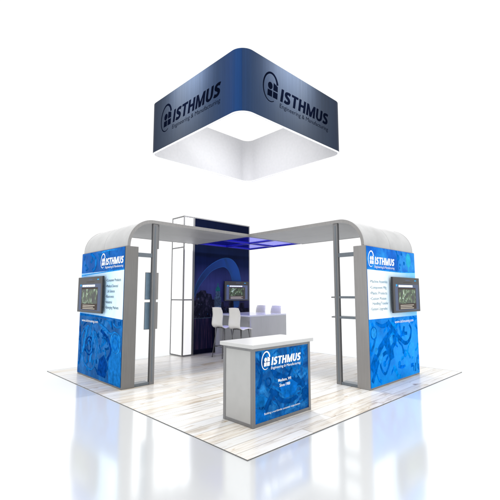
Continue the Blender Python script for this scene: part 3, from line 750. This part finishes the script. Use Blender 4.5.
# ------------------------------------------------------------------ hanging sign
sx, sy, sw, sz0, sz1 = 1.656, 1.878, 3.235, 4.838, 6.050
t = thing('hanging_sign', (sx + sw / 2, sy + sw / 2, sz0), 'large square hanging banner with rounded corners, dark blue outside and white inside', 'banner')
def loop(inset, rad, n=14):
    """closed rounded-square outline, with arclength fraction along each side for the print"""
    a, b, c, d = sx + inset, sy + inset, sx + sw - inset, sy + sw - inset; r = rad - inset; out = []
    for (cx, cy, t0) in ((a + r, b + r, pi), (c - r, b + r, 1.5 * pi), (c - r, d - r, 0), (a + r, d - r, .5 * pi)):
        for k in range(n + 1):
            tt = t0 + pi / 2 * k / n; out.append((cx + r * cos(tt), cy + r * sin(tt)))
    return out
def wall(mb, o, i_, z0, z1, mat, smooth=True):
    mi = mb.mi(mat); N = len(o); V = [[mb.bm.verts.new((p[0], p[1], z)) for p in L for z in (z0, z1)] for L in (o, i_)]
    for k in range(N):
        j = (k + 1) % N
        for q in ((V[0][2 * k], V[0][2 * j], V[0][2 * j + 1], V[0][2 * k + 1]), (V[1][2 * k], V[1][2 * k + 1], V[1][2 * j + 1], V[1][2 * j]),
                  (V[0][2 * k + 1], V[0][2 * j + 1], V[1][2 * j + 1], V[1][2 * k + 1]), (V[0][2 * k], V[1][2 * k], V[1][2 * j], V[0][2 * j])):
            f_ = mb.bm.faces.new(q); f_.material_index = mi
RAD = .27
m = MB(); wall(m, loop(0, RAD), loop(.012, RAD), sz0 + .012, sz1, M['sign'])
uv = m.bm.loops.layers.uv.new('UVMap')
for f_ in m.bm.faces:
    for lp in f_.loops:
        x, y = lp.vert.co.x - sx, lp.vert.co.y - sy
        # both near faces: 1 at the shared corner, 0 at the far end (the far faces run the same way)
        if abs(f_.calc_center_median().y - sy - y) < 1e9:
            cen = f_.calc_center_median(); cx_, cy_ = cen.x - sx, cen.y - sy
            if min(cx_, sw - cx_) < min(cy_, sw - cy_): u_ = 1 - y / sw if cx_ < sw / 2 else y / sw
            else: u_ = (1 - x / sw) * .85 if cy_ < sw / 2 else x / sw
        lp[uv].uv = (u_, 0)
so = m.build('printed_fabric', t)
m = MB(); wall(m, loop(.0135, RAD), loop(.03, RAD), sz0 + .012, sz1, M['lining']); m.build('lining', t)
m = MB(); wall(m, loop(-.003, RAD), loop(.034, RAD), sz0 - .004, sz0 + .011, M['hem']); m.build('hem', t)
ps = Print('x', sx, out=-1); logo(ps, so, 4.10, 5.315, 1.65, -1, M['navy_text'])
ps = Print('y', sy, out=-1); logo(ps, so, 2.67, 5.335, 1.63, 1, M['navy_text'])

# ------------------------------------------------------------------ lights
def area(name, loc, target, size, power, color=(1, 1, 1), spread=pi):
    l = bpy.data.lights.new(name, 'AREA'); l.shape = 'SQUARE'; l.size = size; l.energy = power; l.color = color; l.spread = spread
    o = bpy.data.objects.new(name, l); COL.objects.link(o); o.location = loc
    o.rotation_euler = (Vector(target) - Vector(loc)).to_track_quat('-Z', 'Y').to_euler(); return o
def spot(name, loc, target, power, deg, blend=1, size=.3, color=(1, 1, 1)):
    l = bpy.data.lights.new(name, 'SPOT'); l.energy = power; l.spot_size = radians(deg); l.spot_blend = blend; l.shadow_soft_size = size; l.color = color
    o = bpy.data.objects.new(name, l); COL.objects.link(o); o.location = loc
    o.rotation_euler = (Vector(target) - Vector(loc)).to_track_quat('-Z', 'Y').to_euler(); return o
spot('added_sign_spot', (0.1, 3.3, 7.2), (1.66, 3.55, 6.1), 900, 52)  # added unseen spots, one per near face, for the sign's highlight
spot('added_sign_spot', (3.1, 0.3, 7.2), (3.1, 1.88, 6.1), 900, 52)
spot('centre_downlight', (3.2, 3.3, 5.0), (3.2, 3.3, 0), 520, 165, .3, .18)
l = bpy.data.lights.new('sign_lamp', 'POINT'); l.energy = 9; l.shadow_soft_size = .3
o = bpy.data.objects.new('sign_lamp', l); COL.objects.link(o); o.location = (3.5, 3.7, 5.75)

W = bpy.data.worlds.new('World'); SC.world = W; W.use_nodes = True
W.node_tree.nodes['Background'].inputs[0].default_value = (1, 1, 1, 1)
wt = W.node_tree; tc = wt.nodes.new('ShaderNodeTexCoord'); sp = wt.nodes.new('ShaderNodeSeparateXYZ'); wt.links.new(tc.outputs['Generated'], sp.inputs[0])
mr = wt.nodes.new('ShaderNodeMapRange'); mr.interpolation_type = 'SMOOTHSTEP'; wt.links.new(sp.outputs[2], mr.inputs[0])
mr.inputs[1].default_value = .62; mr.inputs[2].default_value = .95; mr.inputs[3].default_value = 1.06; mr.inputs[4].default_value = 3.2
wt.links.new(mr.outputs[0], wt.nodes['Background'].inputs[1])   # studio dome, brightest overhead

# ------------------------------------------------------------------ camera (solved from the photograph)
fw = Vector((.68998767, .71497715, .11280379)); rt = Vector((.719667, -.69431829, -.0012379)); up = rt.cross(fw).normalized(); rt = fw.cross(up).normalized()
cd = bpy.data.cameras.new('camera'); cam = bpy.data.objects.new('camera', cd); COL.objects.link(cam)
cam.matrix_world = Matrix(((rt.x, up.x, -fw.x, -2.722), (rt.y, up.y, -fw.y, -2.859), (rt.z, up.z, -fw.z, 1.604), (0, 0, 0, 1)))
cd.sensor_width = 36; cd.lens = 386.093 / 500 * 36; cd.clip_end = 2000; cd.clip_start = .05
SC.camera = cam
SC.view_settings.view_transform = 'Standard'; SC.view_settings.look = 'None'; SC.view_settings.exposure = 0; SC.view_settings.gamma = 1
SC.cycles.max_bounces = 8; SC.cycles.transparent_max_bounces = 8
try: SC.cycles.use_denoising = True
except Exception: pass
